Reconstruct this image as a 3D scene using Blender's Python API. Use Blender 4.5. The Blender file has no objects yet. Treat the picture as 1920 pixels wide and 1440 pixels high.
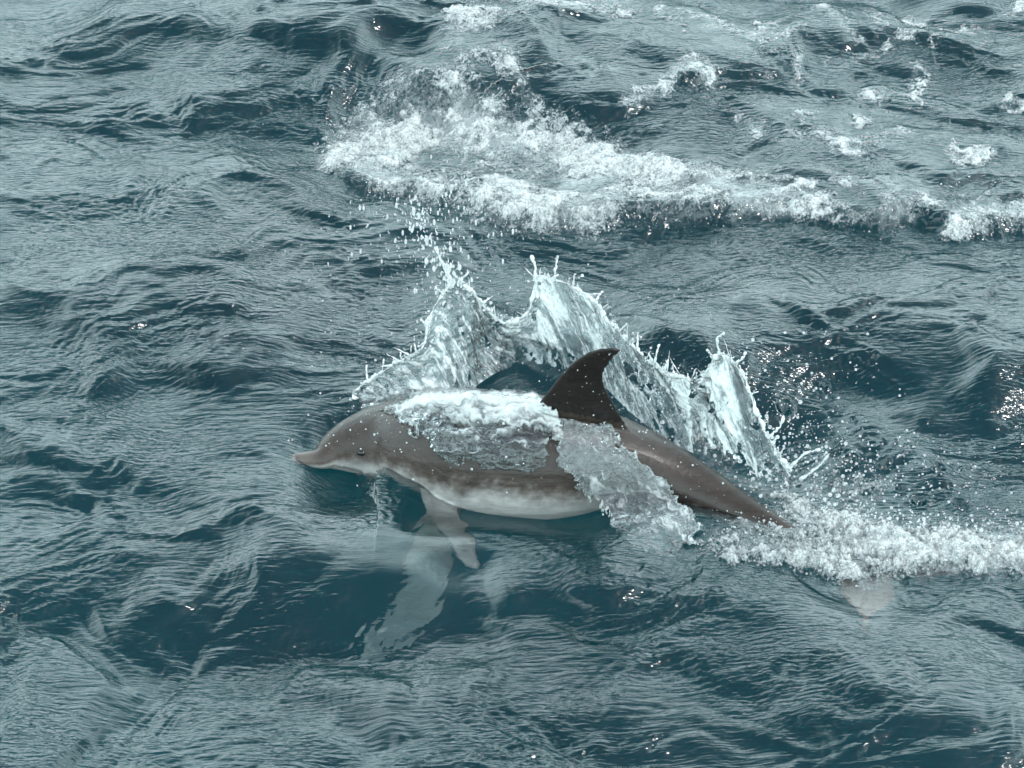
import bpy, math, random
import numpy as np
from mathutils import Vector, Matrix
from mathutils.bvhtree import BVHTree

rng = np.random.default_rng(7)
random.seed(7)
scene = bpy.context.scene
col = scene.collection
R = math.radians

# ------------------------------------------------------------------ camera
PITCH = 33.0; DIST = 9.0; HALF_W = 1.8
cam_d = bpy.data.cameras.new('camera'); cam = bpy.data.objects.new('camera', cam_d); col.objects.link(cam)
scene.camera = cam
cam_d.sensor_width = 36.0; cam_d.lens = 36.0 * DIST / (2 * HALF_W)
cam_d.clip_start = 0.1; cam_d.clip_end = 9000
CP = np.array([0.0, -DIST * math.cos(R(PITCH)), DIST * math.sin(R(PITCH))])
cam.location = CP; cam.rotation_euler = (R(90 - PITCH), 0, 0)

# ------------------------------------------------------------------ sky, sun, exposure
SUN_AZ, SUN_EL = 100.0, 60.0          # degrees: azimuth from +Y towards +X
world = bpy.data.worlds.new('World'); scene.world = world; world.use_nodes = True
wn = world.node_tree.nodes; wl = world.node_tree.links; wn.clear()
sky = wn.new('ShaderNodeTexSky'); sky.sky_type = 'NISHITA'; sky.sun_disc = False
sky.sun_elevation = R(SUN_EL); sky.sun_rotation = R(SUN_AZ)
sky.air_density = 1.0; sky.dust_density = 1.2; sky.ozone_density = 1.5
bg1 = wn.new('ShaderNodeBackground'); bg1.inputs['Strength'].default_value = 0.07
bg2 = wn.new('ShaderNodeBackground'); bg2.inputs['Color'].default_value = (0.755, 0.965, 1.0, 1); bg2.inputs['Strength'].default_value = 2.35
wmix = wn.new('ShaderNodeMixShader'); tcw = wn.new('ShaderNodeTexCoord'); sxyz = wn.new('ShaderNodeSeparateXYZ'); mrw = wn.new('ShaderNodeMapRange')   # bright hazy veil, thinner overhead
mrw.interpolation_type = 'SMOOTHSTEP'; mrw.inputs['From Min'].default_value = 0.5; mrw.inputs['From Max'].default_value = 0.86; mrw.inputs['To Min'].default_value = 0.95; mrw.inputs['To Max'].default_value = 0.06
wl.new(tcw.outputs['Generated'], sxyz.inputs[0]); wl.new(sxyz.outputs['Z'], mrw.inputs['Value']); wl.new(mrw.outputs[0], wmix.inputs[0])
wo = wn.new('ShaderNodeOutputWorld')
wl.new(sky.outputs[0], bg1.inputs['Color']); wl.new(bg1.outputs[0], wmix.inputs[1]); wl.new(bg2.outputs[0], wmix.inputs[2]); wl.new(wmix.outputs[0], wo.inputs[0])
sun_d = bpy.data.lights.new('sun', 'SUN'); sun_d.energy = 0.8; sun_d.angle = R(3); sun_d.color = (1.0, 0.99, 0.97)
sun = bpy.data.objects.new('sun', sun_d); col.objects.link(sun)
sv = Vector((math.sin(R(SUN_AZ)) * math.cos(R(SUN_EL)), math.cos(R(SUN_AZ)) * math.cos(R(SUN_EL)), math.sin(R(SUN_EL))))
sun.rotation_euler = sv.to_track_quat('Z', 'Y').to_euler()
scene.view_settings.view_transform = 'Standard'; scene.view_settings.look = 'None'
scene.view_settings.exposure = 1.04; scene.view_settings.gamma = 1.0; scene.view_settings.use_curve_mapping = False
scene.render.engine = 'CYCLES'
cy = scene.cycles
cy.use_denoising = True; cy.denoiser = 'OPENIMAGEDENOISE'
cy.max_bounces = 6; cy.transmission_bounces = 5; cy.glossy_bounces = 3; cy.diffuse_bounces = 2; cy.transparent_max_bounces = 10
cy.use_light_tree = False; cy.sample_clamp_indirect = 4.0; cy.sample_clamp_direct = 0.0; cy.caustics_reflective = False

# ------------------------------------------------------------------ measuring helpers
cF = np.array([0, math.cos(R(PITCH)), -math.sin(R(PITCH))]); cU = np.array([0, math.sin(R(PITCH)), math.cos(R(PITCH))]); cR = np.array([1.0, 0, 0])
TANX = HALF_W / DIST
def ray(px, py):
    return cF + cR * ((px - 960) / 960 * TANX) + cU * ((720 - py) / 960 * TANX)
def P(px, py, z=0.0):                       # the point of the photograph at height z
    d = ray(px, py); return CP + d * ((z - CP[2]) / d[2])
def PY(px, py, y):                          # ... at distance y
    d = ray(px, py); return CP + d * ((y - CP[1]) / d[1])
def PPL(px, py, o, n):                      # ... on a plane
    d = ray(px, py); return CP + d * (np.dot(o - CP, n) / np.dot(d, n))
def PU(px, py, z):                          # ... below the water (z < 0), seen by refraction
    d = ray(px, py); d = d / np.linalg.norm(d); p0 = P(px, py, 0)
    k = 1 / 1.33; ci = -d[2]; t = k * d + (k * ci - math.sqrt(1 - k * k * (1 - ci * ci))) * np.array([0, 0, 1.0])
    return p0 + t * (z / t[2])
def topix(x, y, z=0.0):
    vx = x - CP[0]; vy = y - CP[1]; vz = z - CP[2]
    f = vy * cF[1] + vz * cF[2]; u = vy * cU[1] + vz * cU[2]
    return 960 + vx / f / TANX * 960, 720 - u / f / TANX * 960
def sstep(a, b, x):
    t = np.clip((x - a) / (b - a), 0, 1); return t * t * (3 - 2 * t)

# ------------------------------------------------------------------ noise tiles
def spectrum_tile(n, size, l0, l1, power, direction=None, spread=2.0, seed=0, floor=0.0):
    r = np.random.default_rng(seed)
    f = np.fft.rfft2(r.standard_normal((n, n)))
    ky = np.fft.fftfreq(n, size / n)[:, None]; kx = np.fft.rfftfreq(n, size / n)[None, :]
    k = np.hypot(kx, ky); k[0, 0] = 1e9
    amp = k ** (-power) * np.exp(-(k * l0) ** 2 * 0.35) * (1 - np.exp(-(k * l1) ** 4))
    if direction is not None:
        th = np.arctan2(ky, kx) - R(direction)
        amp = amp * (floor + (1 - floor) * np.abs(np.cos(th)) ** spread)
    h = np.fft.irfft2(f * amp, s=(n, n)); h -= h.mean()
    return ((h / h.std()).astype(np.float32), n, size)
def samp(tile, x, y):
    h, n, s = tile
    u = (x / s * n); v = (y / s * n); i = np.floor(u).astype(np.int64); j = np.floor(v).astype(np.int64)
    fu = (u - i).astype(np.float32); fv = (v - j).astype(np.float32); i %= n; j %= n; i1 = (i + 1) % n; j1 = (j + 1) % n
    return (h[j, i] * (1 - fu) + h[j, i1] * fu) * (1 - fv) + (h[j1, i] * (1 - fu) + h[j1, i1] * fu) * fv
def bubble_tile(n, size, count, rmin, rmax, seed):
    r = np.random.default_rng(seed); h = np.zeros((n, n), np.float32); px = size / n
    rad = rmin * (rmax / rmin) ** (r.random(count) ** 2.2)
    for c in range(count):
        cx, cy_ = r.random(2) * size; ra = rad[c]; w = int(ra / px) + 1
        ii = np.arange(int(cx / px) - w, int(cx / px) + w + 1); jj = np.arange(int(cy_ / px) - w, int(cy_ / px) + w + 1)
        d2 = ((ii * px - cx)[None, :] ** 2 + (jj * px - cy_)[:, None] ** 2) / ra ** 2
        b = np.sqrt(np.clip(1 - d2, 0, 1)) * ra
        ix = np.ix_(jj % n, ii % n); h[ix] = np.maximum(h[ix], b.astype(np.float32))
    return (h, n, size)
T_long = spectrum_tile(512, 17.0, 0.35, 2.6, 2.2, 75, 2.0, 1, 0.1)
T_mid = spectrum_tile(1024, 6.3, 0.10, 0.55, 1.9, 80, 1.2, 2, 0.2)
T_rip = spectrum_tile(1024, 2.9, 0.022, 0.13, 1.7, 134, 2.2, 3, 0.12)
T_rip2 = spectrum_tile(1024, 2.3, 0.016, 0.06, 1.4, 115, 1.5, 4, 0.2)
T_warp = spectrum_tile(256, 5.1, 0.3, 1.2, 2.0, None, 1, 5)
T_warp2 = spectrum_tile(256, 4.3, 0.3, 1.2, 2.0, None, 1, 6)
T_patch = spectrum_tile(256, 6.7, 0.3, 1.0, 1.8, None, 1, 8)
T_fbm = spectrum_tile(1024, 3.1, 0.012, 0.5, 1.45, None, 1, 9)
T_fbm2 = spectrum_tile(1024, 2.6, 0.01, 0.25, 1.2, None, 1, 10)
T_bub = bubble_tile(512, 1.1, 5200, 0.006, 0.026, 11)
T_bub2 = bubble_tile(512, 0.83, 9000, 0.004, 0.011, 12)

# ------------------------------------------------------------------ the dolphin's spine (used by water and body)
# pixel of the body axis, height, half height, half width
ST = [(546, 861, -0.022, 0.013, 0.015), (556, 862, -0.020, 0.021, 0.024), (580, 862, -0.017, 0.027, 0.031), (602, 860, -0.012, 0.034, 0.039),
      (616, 853, -0.012, 0.052, 0.056), (640, 843, -0.010, 0.080, 0.080), (680, 834, -0.008, 0.116, 0.112), (735, 835, -0.012, 0.158, 0.152),
      (800, 844, 0.004, 0.196, 0.188), (870, 854, 0.020, 0.218, 0.208), (950, 863, 0.032, 0.228, 0.216), (1030, 866, 0.040, 0.221, 0.207),
      (1110, 870, 0.035, 0.193, 0.176), (1190, 885, 0.015, 0.158, 0.142), (1270, 915, -0.015, 0.128, 0.110), (1350, 952, -0.035, 0.100, 0.082),
      (1430, 993, -0.045, 0.076, 0.058), (1510, 1033, -0.075, 0.056, 0.040), (1580, 1075, -0.150, 0.042, 0.028), (1625, 1100, -0.225, 0.030, 0.022), (1640, 1110, -0.235, 0.012, 0.012)]
ctrl = np.array([np.concatenate([P(a, b, z), [rv, rw]]) for a, b, z, rv, rw in ST])
def catmull(c, per):
    out = []
    e = np.vstack([2 * c[0] - c[1], c, 2 * c[-1] - c[-2]])
    for i in range(1, len(e) - 2):
        for t in np.linspace(0, 1, per, endpoint=False):
            a, b, cc, d = e[i - 1], e[i], e[i + 1], e[i + 2]
            out.append(0.5 * (2 * b + (cc - a) * t + (2 * a - 5 * b + 4 * cc - d) * t * t + (3 * b - a - 3 * cc + d) * t ** 3))
    out.append(c[-1]); return np.array(out)
SP = catmull(ctrl, 5); SP[:, 3:] = np.maximum(SP[:, 3:], 0.008)
for _ in range(3):                                       # fair the line behind the melon
    k5 = np.array([1, 2, 3, 2, 1]) / 9.0; pad = np.vstack([SP[:2], SP, SP[-2:]]); fair = np.stack([np.convolve(pad[:, c_], k5, 'valid') for c_ in range(5)], 1)
    w_ = np.clip((np.arange(len(SP)) - 22) / 6.0, 0, 1)[:, None] * np.clip((len(SP) - 6 - np.arange(len(SP))) / 4.0, 0, 1)[:, None]; SP = SP * (1 - w_) + fair * w_
SPX = topix(SP[:, 0], SP[:, 1], SP[:, 2])[0]
tan = np.gradient(SP[:, :3], axis=0); tan /= np.linalg.norm(tan, axis=1)[:, None]
up0 = np.array([0.0, -0.16, 1.0])                       # a slight roll towards the boat
sid = np.cross(tan, up0); sid /= np.linalg.norm(sid, axis=1)[:, None]   # points away from the boat or to it
upv = np.cross(sid, tan)
if sid[40, 1] > 0: near_sign = -1.0
else: near_sign = 1.0                                   # near_sign*sid points to the camera

# ------------------------------------------------------------------ water height
def polyline_dist(x, y, pts):
    best = np.full(x.shape, 1e9, np.float32); sgn = np.zeros(x.shape, np.float32); par = np.zeros(x.shape, np.float32)
    n = len(pts) - 1
    for i in range(n):
        ax, ay = pts[i][:2]; bx, by = pts[i + 1][:2]; dx, dy = bx - ax, by - ay; L2 = dx * dx + dy * dy
        t = np.clip(((x - ax) * dx + (y - ay) * dy) / L2, 0, 1)
        ex = x - ax - t * dx; ey = y - ay - t * dy; d = np.hypot(ex, ey); m = d < best
        best = np.where(m, d, best); sgn = np.where(m, (dx * ey - dy * ex) / (math.sqrt(L2) * d + 1e-6), sgn); par = np.where(m, (i + t) / n, par)
    return best, sgn, par
# crests: pixel polyline left to right, height, width on the near face, width on the far face
RIDGES = [
    ([(120, 60), (250, 50), (400, 62), (520, 70), (640, 95), (740, 110)], 0.085, 0.30, 0.42),
    ([(330, 200), (450, 178), (560, 172), (640, 190)], 0.06, 0.22, 0.25),
    ([(150, 240), (260, 215), (340, 190)], 0.02, 0.12, 0.2),
    ([(1180, 655), (1350, 664), (1500, 668), (1700, 682), (1830, 700), (1960, 760)], 0.105, 0.30, 0.5),
    ([(1840, 690), (1870, 780), (1930, 860)], 0.016, 0.11, 0.25),
    ([(80, 985), (160, 1015), (260, 1075)], 0.026, 0.10, 0.25),
    ([(230, 1040), (290, 1100), (340, 1120)], 0.02, 0.07, 0.14),
    ([(290, 1010), (390, 1020), (480, 1040), (580, 1085)], 0.032, 0.13, 0.30),
    ([(110, 1140), (190, 1150), (270, 1160), (400, 1180)], 0.026, 0.12, 0.25),
    ([(340, 1265), (420, 1275), (500, 1285), (570, 1290)], 0.018, 0.09, 0.2),
    ([(590, 1290), (690, 1150), (740, 1075), (800, 1000), (870, 915)], 0.008, 0.16, 0.10),
    ([(1290, 1060), (1390, 1150), (1510, 1235), (1630, 1315), (1770, 1425), (1860, 1500)], 0.030, 0.20, 0.30),
    ([(1480, 1400), (1600, 1388), (1720, 1378), (1900, 1390)], 0.024, 0.22, 0.34),
    ([(-40, 1410), (40, 1415), (120, 1440)], 0.05, 0.2, 0.3),
    ([(930, 1145), (1010, 1128), (1100, 1120), (1180, 1130)], 0.022, 0.07, 0.18),
    ([(600, 1420), (760, 1400), (900, 1405), (1040, 1420)], 0.03, 0.15, 0.3),
    ([(1560, 860), (1640, 840), (1730, 870), (1800, 930)], 0.05, 0.13, 0.16),
    ([(1800, 1110), (1860, 1120), (1940, 1125)], 0.03, 0.12, 0.15),
    ([(1270, 170), (1300, 165), (1335, 175)], 0.035, 0.10, 0.12),
    ([(1430, 110), (1600, 98), (1760, 88), (1850, 65)], 0.03, 0.10, 0.3),
    ([(940, 120), (1000, 95), (1060, 60), (1100, 30)], 0.05, 0.12, 0.25),
    ([(0, 520), (120, 560), (300, 580), (480, 560)], 0.03, 0.25, 0.35),
]
RIDGES_W = [([P(a, b)[:2] for a, b in pl], h, wf, wb) for pl, h, wf, wb in RIDGES]
STEP = [P(a, b)[:2] for a, b in [(575, 190), (592, 285), (640, 318), (700, 340), (770, 338), (850, 362), (905, 402), (980, 415), (1100, 424), (1180, 408), (1300, 412), (1420, 405), (1540, 418), (1640, 440), (1700, 425), (1790, 452), (1860, 440), (1990, 425)]]

RINGS = [(133, 660, .05, .0016), (1632, 822, .06, .003), (1605, 698, .05, .0022), (1640, 830, .03, .002), (745, 1290, .05, .0012), (700, 990, .05, .002), (660, 1000, .04, .002), (720, 955, .04, .002), (1790, 1140, .05, .002), (470, 838, .045, .0015), (250, 415, .06, .0012), (310, 420, .05, .0012), (1715, 1120, .06, .002), (1560, 1210, .05, .0012)]
CRATERS = [(1545, 722, .012), (1640, 697, .010), (1470, 757, .020), (1515, 783, .014), (1570, 832, .016), (1595, 850, .016), (1480, 820, .014), (1660, 860, .018), (1690, 905, .016), (1600, 780, .010), (1760, 880, .02), (1800, 940, .02), (1725, 930, .022)]
def water_height(x, y, fine=True):
    x = np.asarray(x, np.float32); y = np.asarray(y, np.float32)
    r = np.hypot(x, y - 0.3)
    wx = samp(T_warp, x, y) * 0.085; wy = samp(T_warp2, x, y) * 0.085
    px, py = topix(x, y)
    inner = r < 5.0
    # smooth water: the trough behind the flank, the tail's slick, the streaming sheet under the belly
    calm = np.zeros(x.shape, np.float32)
    for (cx, cy_, sx, sy) in [(1700, 1180, 240, 70),  (1640, 770, 200, 60), (1350, 110, 120, 45)]:
        calm = np.maximum(calm, np.exp(-((px - cx) / sx) ** 2 - ((py - cy_) / sy) ** 2))
    clear = np.maximum(np.exp(-((px - 800) / 190) ** 2 - ((py - 1070) / 130) ** 2), np.exp(-((px - 1610) / 80) ** 2 - ((py - 1150) / 60) ** 2))
    clear = np.maximum(clear, np.exp(-((px - 950) / 210) ** 2 - ((py - 975) / 70) ** 2)).astype(np.float32); calm = np.maximum(calm, clear)
    h = samp(T_long, x + wx, y + wy) * 0.034 * np.exp(-(r / 60.0) ** 2)
    h = h + samp(T_mid, x * 0.9 + wx * 1.5, y + wy * 1.5) * 0.0051 * np.exp(-(r / 14.0) ** 2) * (1 - 0.45 * calm) * (1 - 0.85 * clear)
    for pl, hh, wf, wb in RIDGES_W:
        xs = [p[0] for p in pl]; ys = [p[1] for p in pl]; pad = 2.6 * max(wf, wb)
        m = (x > min(xs) - pad) & (x < max(xs) + pad) & (y > min(ys) - pad) & (y < max(ys) + pad)
        if not m.any(): continue
        d, s, t = polyline_dist(x[m] + wx[m] * 0.6, y[m] + wy[m] * 0.6, pl)
        k = 0.5 + 0.5 * np.clip(s * 1.3, -1, 1); k = k * k * (3 - 2 * k); prof = k * np.exp(-(d / wb) ** 2) + (1 - k) * np.exp(-(d / wf) ** 1.5 * 1.2)
        tap = np.minimum(1, np.minimum(t, 1 - t) * 5 + 0.12)
        h[m] += (1.0 * hh * prof * tap).astype(np.float32)
    m = (x > -1.6) & (x < 5) & (y > 0.3) & (y < 5)
    if m.any():
        d, s, t = polyline_dist(x[m], y[m] + samp(T_fbm, x[m], y[m]) * 0.015, STEP)
        sd = d * s
        h[m] += 0.055 * sstep(0, 0.12, t) * sstep(-0.04, 0.06, sd) * np.exp(-np.clip(sd, 0, 9) / 1.1) * np.exp(-np.clip(x[m] - 2.2, 0, 9))
    if fine and inner.any():
        xi, yi = x[inner], y[inner]; fade = np.exp(-(r[inner] / 3.6) ** 6)
        w2x = wx[inner] * 1.2 + samp(T_mid, xi, yi) * 0.012; w2y = wy[inner] * 1.2 + samp(T_mid, yi, xi) * 0.012
        patch = np.clip(0.75 + 0.42 * samp(T_patch, xi, yi), 0.35, 1.6) * np.clip(1 - 0.4 * calm[inner] - 0.6 * clear[inner], 0, 1)
        patch2 = np.clip(0.6 + 0.5 * samp(T_patch, yi + 1.7, xi), 0.1, 1.6) * (1 - 0.6 * calm[inner])
        rp = samp(T_rip, xi + w2x, yi + w2y)
        h[inner] += ((rp - 0.25 * np.abs(rp)) * 0.0011 * patch + samp(T_rip2, xi - w2x, yi + w2y) * 0.00055 * patch2) * fade
    for (a, b, r0, am) in RINGS:
        c = P(a, b); d = np.hypot(x - c[0], y - c[1]); k = d < 4 * r0
        if k.any(): h[k] += am * np.cos(d[k] / r0 * 9.0) * np.exp(-((d[k] - 0.7 * r0) / (0.75 * r0)) ** 2)
    for (a, b, r0) in CRATERS:
        c = P(a, b); d = np.hypot(x - c[0], y - c[1]); k = d < 5 * r0
        if k.any(): h[k] += r0 * (-1.5 * np.exp(-(d[k] / r0) ** 2) + 0.5 * np.exp(-((d[k] - 1.5 * r0) / (0.5 * r0)) ** 2))
    # the bulge pushed up by the head and back, the near flank's raised sheet, the hollow behind the back
    m = (x > -1.3) & (x < 1.8) & (y > -1.9) & (y < 1.2)
    if m.any():
        xm, ym = x[m], y[m]
        ks = np.arange(0, len(SP), 3); d, sg, par = polyline_dist(xm, ym, [SP[i_, :2] for i_ in ks]); par = par * (len(ks) - 1) * 3.0
        ia = np.arange(len(SP)); ppx = np.interp(par, ia, SPX); ztop = np.interp(par, ia, SP[:, 2] + SP[:, 3]); rw = np.interp(par, ia, SP[:, 4])
        side = -sg * d                                   # >0 towards the camera
        sk = sstep(-0.6, 0.6, side / (d + 1e-4)); dn = 1 - sk
        wide = 1.55 * rw + 0.05
        head = np.clip(ztop - 0.075, 0, 1) * np.exp(-(np.clip(d - 0.02, 0, 9) / wide) ** 2) * (1 - sstep(735, 815, ppx))
        qx = px[m]; flank = -0.105 * sstep(500, 680, qx) * (1 - sstep(1000, 1260, qx)) * (1 - 0.75 * np.exp(-((ppx - 815) / 60) ** 2)) * (sk * np.exp(-(np.clip(d - 0.10, 0, 9) / 0.30) ** 2) + dn * np.exp(-(d / 0.15) ** 2))
        hollow = -0.10 * sstep(800, 950, qx) * (1 - sstep(1380, 1640, qx)) * dn * np.exp(-((d - 0.30) / 0.17) ** 2)
        shelf = 0.09 * sstep(740, 920, qx) * (1 - sstep(1180, 1500, qx)) * dn * np.exp(-((d - 0.72) / 0.20) ** 2)
        h[m] = h[m] * (1 - 0.5 * np.exp(-(d / 0.4) ** 2)) + head + flank + hollow + shelf
    return h, px, py, np.maximum(calm * 0.4, clear)

# ------------------------------------------------------------------ mesh and material helpers
def mesh_from(name, verts, faces, mat, smooth=True):
    me = bpy.data.meshes.new(name)
    verts = np.asarray(verts, np.float32); faces = np.asarray(faces, np.int32); k = faces.shape[1]
    me.vertices.add(len(verts)); me.vertices.foreach_set('co', verts.ravel())
    me.loops.add(faces.size); me.loops.foreach_set('vertex_index', faces.ravel())
    me.polygons.add(len(faces)); me.polygons.foreach_set('loop_start', np.arange(0, faces.size, k, dtype=np.int32))
    me.polygons.foreach_set('loop_total', np.full(len(faces), k, np.int32))
    me.polygons.foreach_set('use_smooth', np.full(len(faces), smooth))
    me.update(calc_edges=True); me.validate()
    if mat: me.materials.append(mat)
    return me
def link(name, me, parent=None, label=None, cat=None, group=None, kind=None):
    o = bpy.data.objects.new(name, me); col.objects.link(o)
    if parent: o.parent = parent
    for k, v in (('label', label), ('category', cat), ('group', group), ('kind', kind)):
        if v: o[k] = v
    return o
def attr(me, name, vals):
    a = me.attributes.new(name, 'FLOAT', 'POINT'); a.data.foreach_set('value', np.asarray(vals, np.float32))
def flow_attr(me, u, v):
    a = me.attributes.new('flow', 'FLOAT_VECTOR', 'POINT'); a.data.foreach_set('vector', np.stack([u, v, np.zeros_like(u)], 1).astype(np.float32).ravel())
def grid_faces(nu, nv):
    i = np.arange(nu * nv).reshape(nv, nu)
    return np.stack([i[:-1, :-1], i[:-1, 1:], i[1:, 1:], i[1:, :-1]], -1).reshape(-1, 4)

class NT:
    def __init__(s, name):
        s.m = bpy.data.materials.new(name); s.m.use_nodes = True; s.n = s.m.node_tree.nodes; s.l = s.m.node_tree.links; s.n.clear()
        s.out = s.n.new('ShaderNodeOutputMaterial')
    def node(s, t, ins=None, **kw):
        n = s.n.new(t)
        for k, v in kw.items(): setattr(n, k, v)
        for k, v in (ins or {}).items():
            if isinstance(v, bpy.types.NodeSocket): s.l.new(v, n.inputs[k])
            else: n.inputs[k].default_value = v
        return n
    def math(s, op, a, b=0.0, clamp=False):
        n = s.node('ShaderNodeMath', {0: a, 1: b}, operation=op); n.use_clamp = clamp; return n.outputs[0]
    def ramp(s, f, a, b):
        n = s.node('ShaderNodeMapRange', {'Value': f, 'From Min': a, 'From Max': b}, interpolation_type='SMOOTHSTEP'); return n.outputs[0]
    def mixs(s, f, a, b):
        return s.node('ShaderNodeMixShader', {0: f, 1: a, 2: b}).outputs[0]
    def mixc(s, f, a, b):
        n = s.node('ShaderNodeMix', data_type='RGBA'); 
        for i, v in ((0, f), (6, a), (7, b)):
            if isinstance(v, bpy.types.NodeSocket): s.l.new(v, n.inputs[i])
            else: n.inputs[i].default_value = v
        return n.outputs[2]
    def pos(s): return s.node('ShaderNodeNewGeometry').outputs['Position']

def mat_water():
    t = NT('sea_water'); g = t.pos()
    warp = t.node('ShaderNodeTexNoise', {'Vector': g, 'Scale': 2.2, 'Detail': 2.0})
    v = t.node('ShaderNodeVectorMath', {0: warp.outputs['Color'], 1: (0.15, 0.15, 0.0)}, operation='MULTIPLY').outputs[0]
    v = t.node('ShaderNodeVectorMath', {0: v, 1: g}, operation='ADD').outputs[0]
    mp = t.node('ShaderNodeMapping', {'Vector': v, 'Rotation': (0, 0, R(-56)), 'Scale': (10, 70, 10)}).outputs[0]
    n1 = t.node('ShaderNodeTexNoise', {'Vector': mp, 'Scale': 1.0, 'Detail': 2.0, 'Roughness': 0.55})
    mp2 = t.node('ShaderNodeMapping', {'Vector': v, 'Rotation': (0, 0, R(24)), 'Scale': (34, 90, 10)}).outputs[0]
    n2 = t.node('ShaderNodeTexNoise', {'Vector': mp2, 'Scale': 1.0, 'Detail': 1.0})
    pt = t.node('ShaderNodeTexNoise', {'Vector': g, 'Scale': 1.7, 'Detail': 2.0})
    hgt = t.math('ADD', t.math('MULTIPLY', n1.outputs[0], 1.0), t.math('MULTIPLY', n2.outputs[0], t.ramp(pt.outputs[0], 0.35, 0.65)))
    calm = t.node('ShaderNodeAttribute', attribute_name='calm').outputs['Fac']
    milk = t.node('ShaderNodeAttribute', attribute_name='milk').outputs['Fac']
    st = t.math('SUBTRACT', 1.0, t.math('MULTIPLY', calm, 0.92))
    bump = t.node('ShaderNodeBump', {'Height': hgt, 'Strength': st, 'Distance': 0.0048}).outputs[0]
    fr0 = t.node('ShaderNodeFresnel', {'IOR': 1.42, 'Normal': bump}).outputs[0]; fr = t.math('DIVIDE', t.math('MULTIPLY', fr0, 1.3), t.math('ADD', 1.0, t.math('MULTIPLY', fr0, 4.2)))   # ripples too small to model hide each other at grazing angles
    gl = t.node('ShaderNodeBsdfGlossy', {'Color': (1, 1, 1, 1), 'Roughness': 0.13, 'Normal': bump}).outputs[0]
    rf = t.node('ShaderNodeBsdfRefraction', {'Color': (0.98, 1, 1, 1), 'Roughness': 0.0, 'IOR': 1.33, 'Normal': bump}).outputs[0]
    body = rf
    froth = t.node('ShaderNodeTexNoise', {'Vector': g, 'Scale': 75.0, 'Detail': 4.0, 'Roughness': 0.7}).outputs[0]
    mk = t.math('MULTIPLY', t.ramp(t.math('ADD', froth, t.math('MULTIPLY', milk, 0.55)), 0.52, 0.95), milk, True)
    wd = t.node('ShaderNodeBsdfDiffuse', {'Color': (0.30, 0.32, 0.32, 1)}).outputs[0]
    body = t.mixs(mk, body, wd)
    t.l.new(t.mixs(fr, body, gl), t.out.inputs['Surface'])
    va = t.node('ShaderNodeVolumeAbsorption', {'Color': (0.54, 0.74, 0.765, 1), 'Density': 1.5})
    t.l.new(va.outputs[0], t.out.inputs['Volume'])
    return t.m
def mat_foam():
    t = NT('white_foam'); g = t.pos()
    vo = t.node('ShaderNodeTexVoronoi', {'Vector': g, 'Scale': 95.0}); vo2 = t.node('ShaderNodeTexVoronoi', {'Vector': g, 'Scale': 230.0})
    n = t.node('ShaderNodeTexNoise', {'Vector': g, 'Scale': 26.0, 'Detail': 5.0, 'Roughness': 0.72}).outputs[0]
    hgt = t.math('ADD', t.math('SUBTRACT', 1.0, vo.outputs['Distance']), t.math('MULTIPLY', vo2.outputs['Distance'], -0.6))
    hgt = t.math('ADD', hgt, n)
    bump = t.node('ShaderNodeBump', {'Height': hgt, 'Strength': 0.9, 'Distance': 0.005}).outputs[0]
    dens = t.node('ShaderNodeAttribute', attribute_name='bubbles').outputs['Fac']
    # bubbles thin out to a lace with open gaps where the foam is sparse
    q = t.math('ADD', t.math('MULTIPLY', n, 1.5), t.math('MULTIPLY', vo.outputs['Distance'], -0.42))
    q = t.math('ADD', q, t.math('MULTIPLY', vo2.outputs['Distance'], -0.25))
    q = t.math('ADD', q, t.math('MULTIPLY', dens, 0.74))
    cov = t.ramp(q, 0.58, 0.84); wh = t.ramp(q, 0.66, 1.45)
    c = t.mixc(wh, (0.20, 0.225, 0.23, 1), (0.66, 0.655, 0.64, 1))
    d = t.node('ShaderNodeBsdfDiffuse', {'Color': c, 'Normal': bump}).outputs[0]
    tr = t.node('ShaderNodeBsdfTranslucent', {'Color': c, 'Normal': bump}).outputs[0]
    gl = t.node('ShaderNodeBsdfGlossy', {'Roughness': 0.12, 'Normal': bump}).outputs[0]
    s = t.mixs(t.math('MINIMUM', t.node('ShaderNodeFresnel', {'IOR': 1.33, 'Normal': bump}).outputs[0], 0.3), t.mixs(0.2, d, tr), gl)
    tp = t.node('ShaderNodeBsdfTransparent').outputs[0]
    t.l.new(t.mixs(cov, tp, s), t.out.inputs['Surface'])
    return t.m
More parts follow.
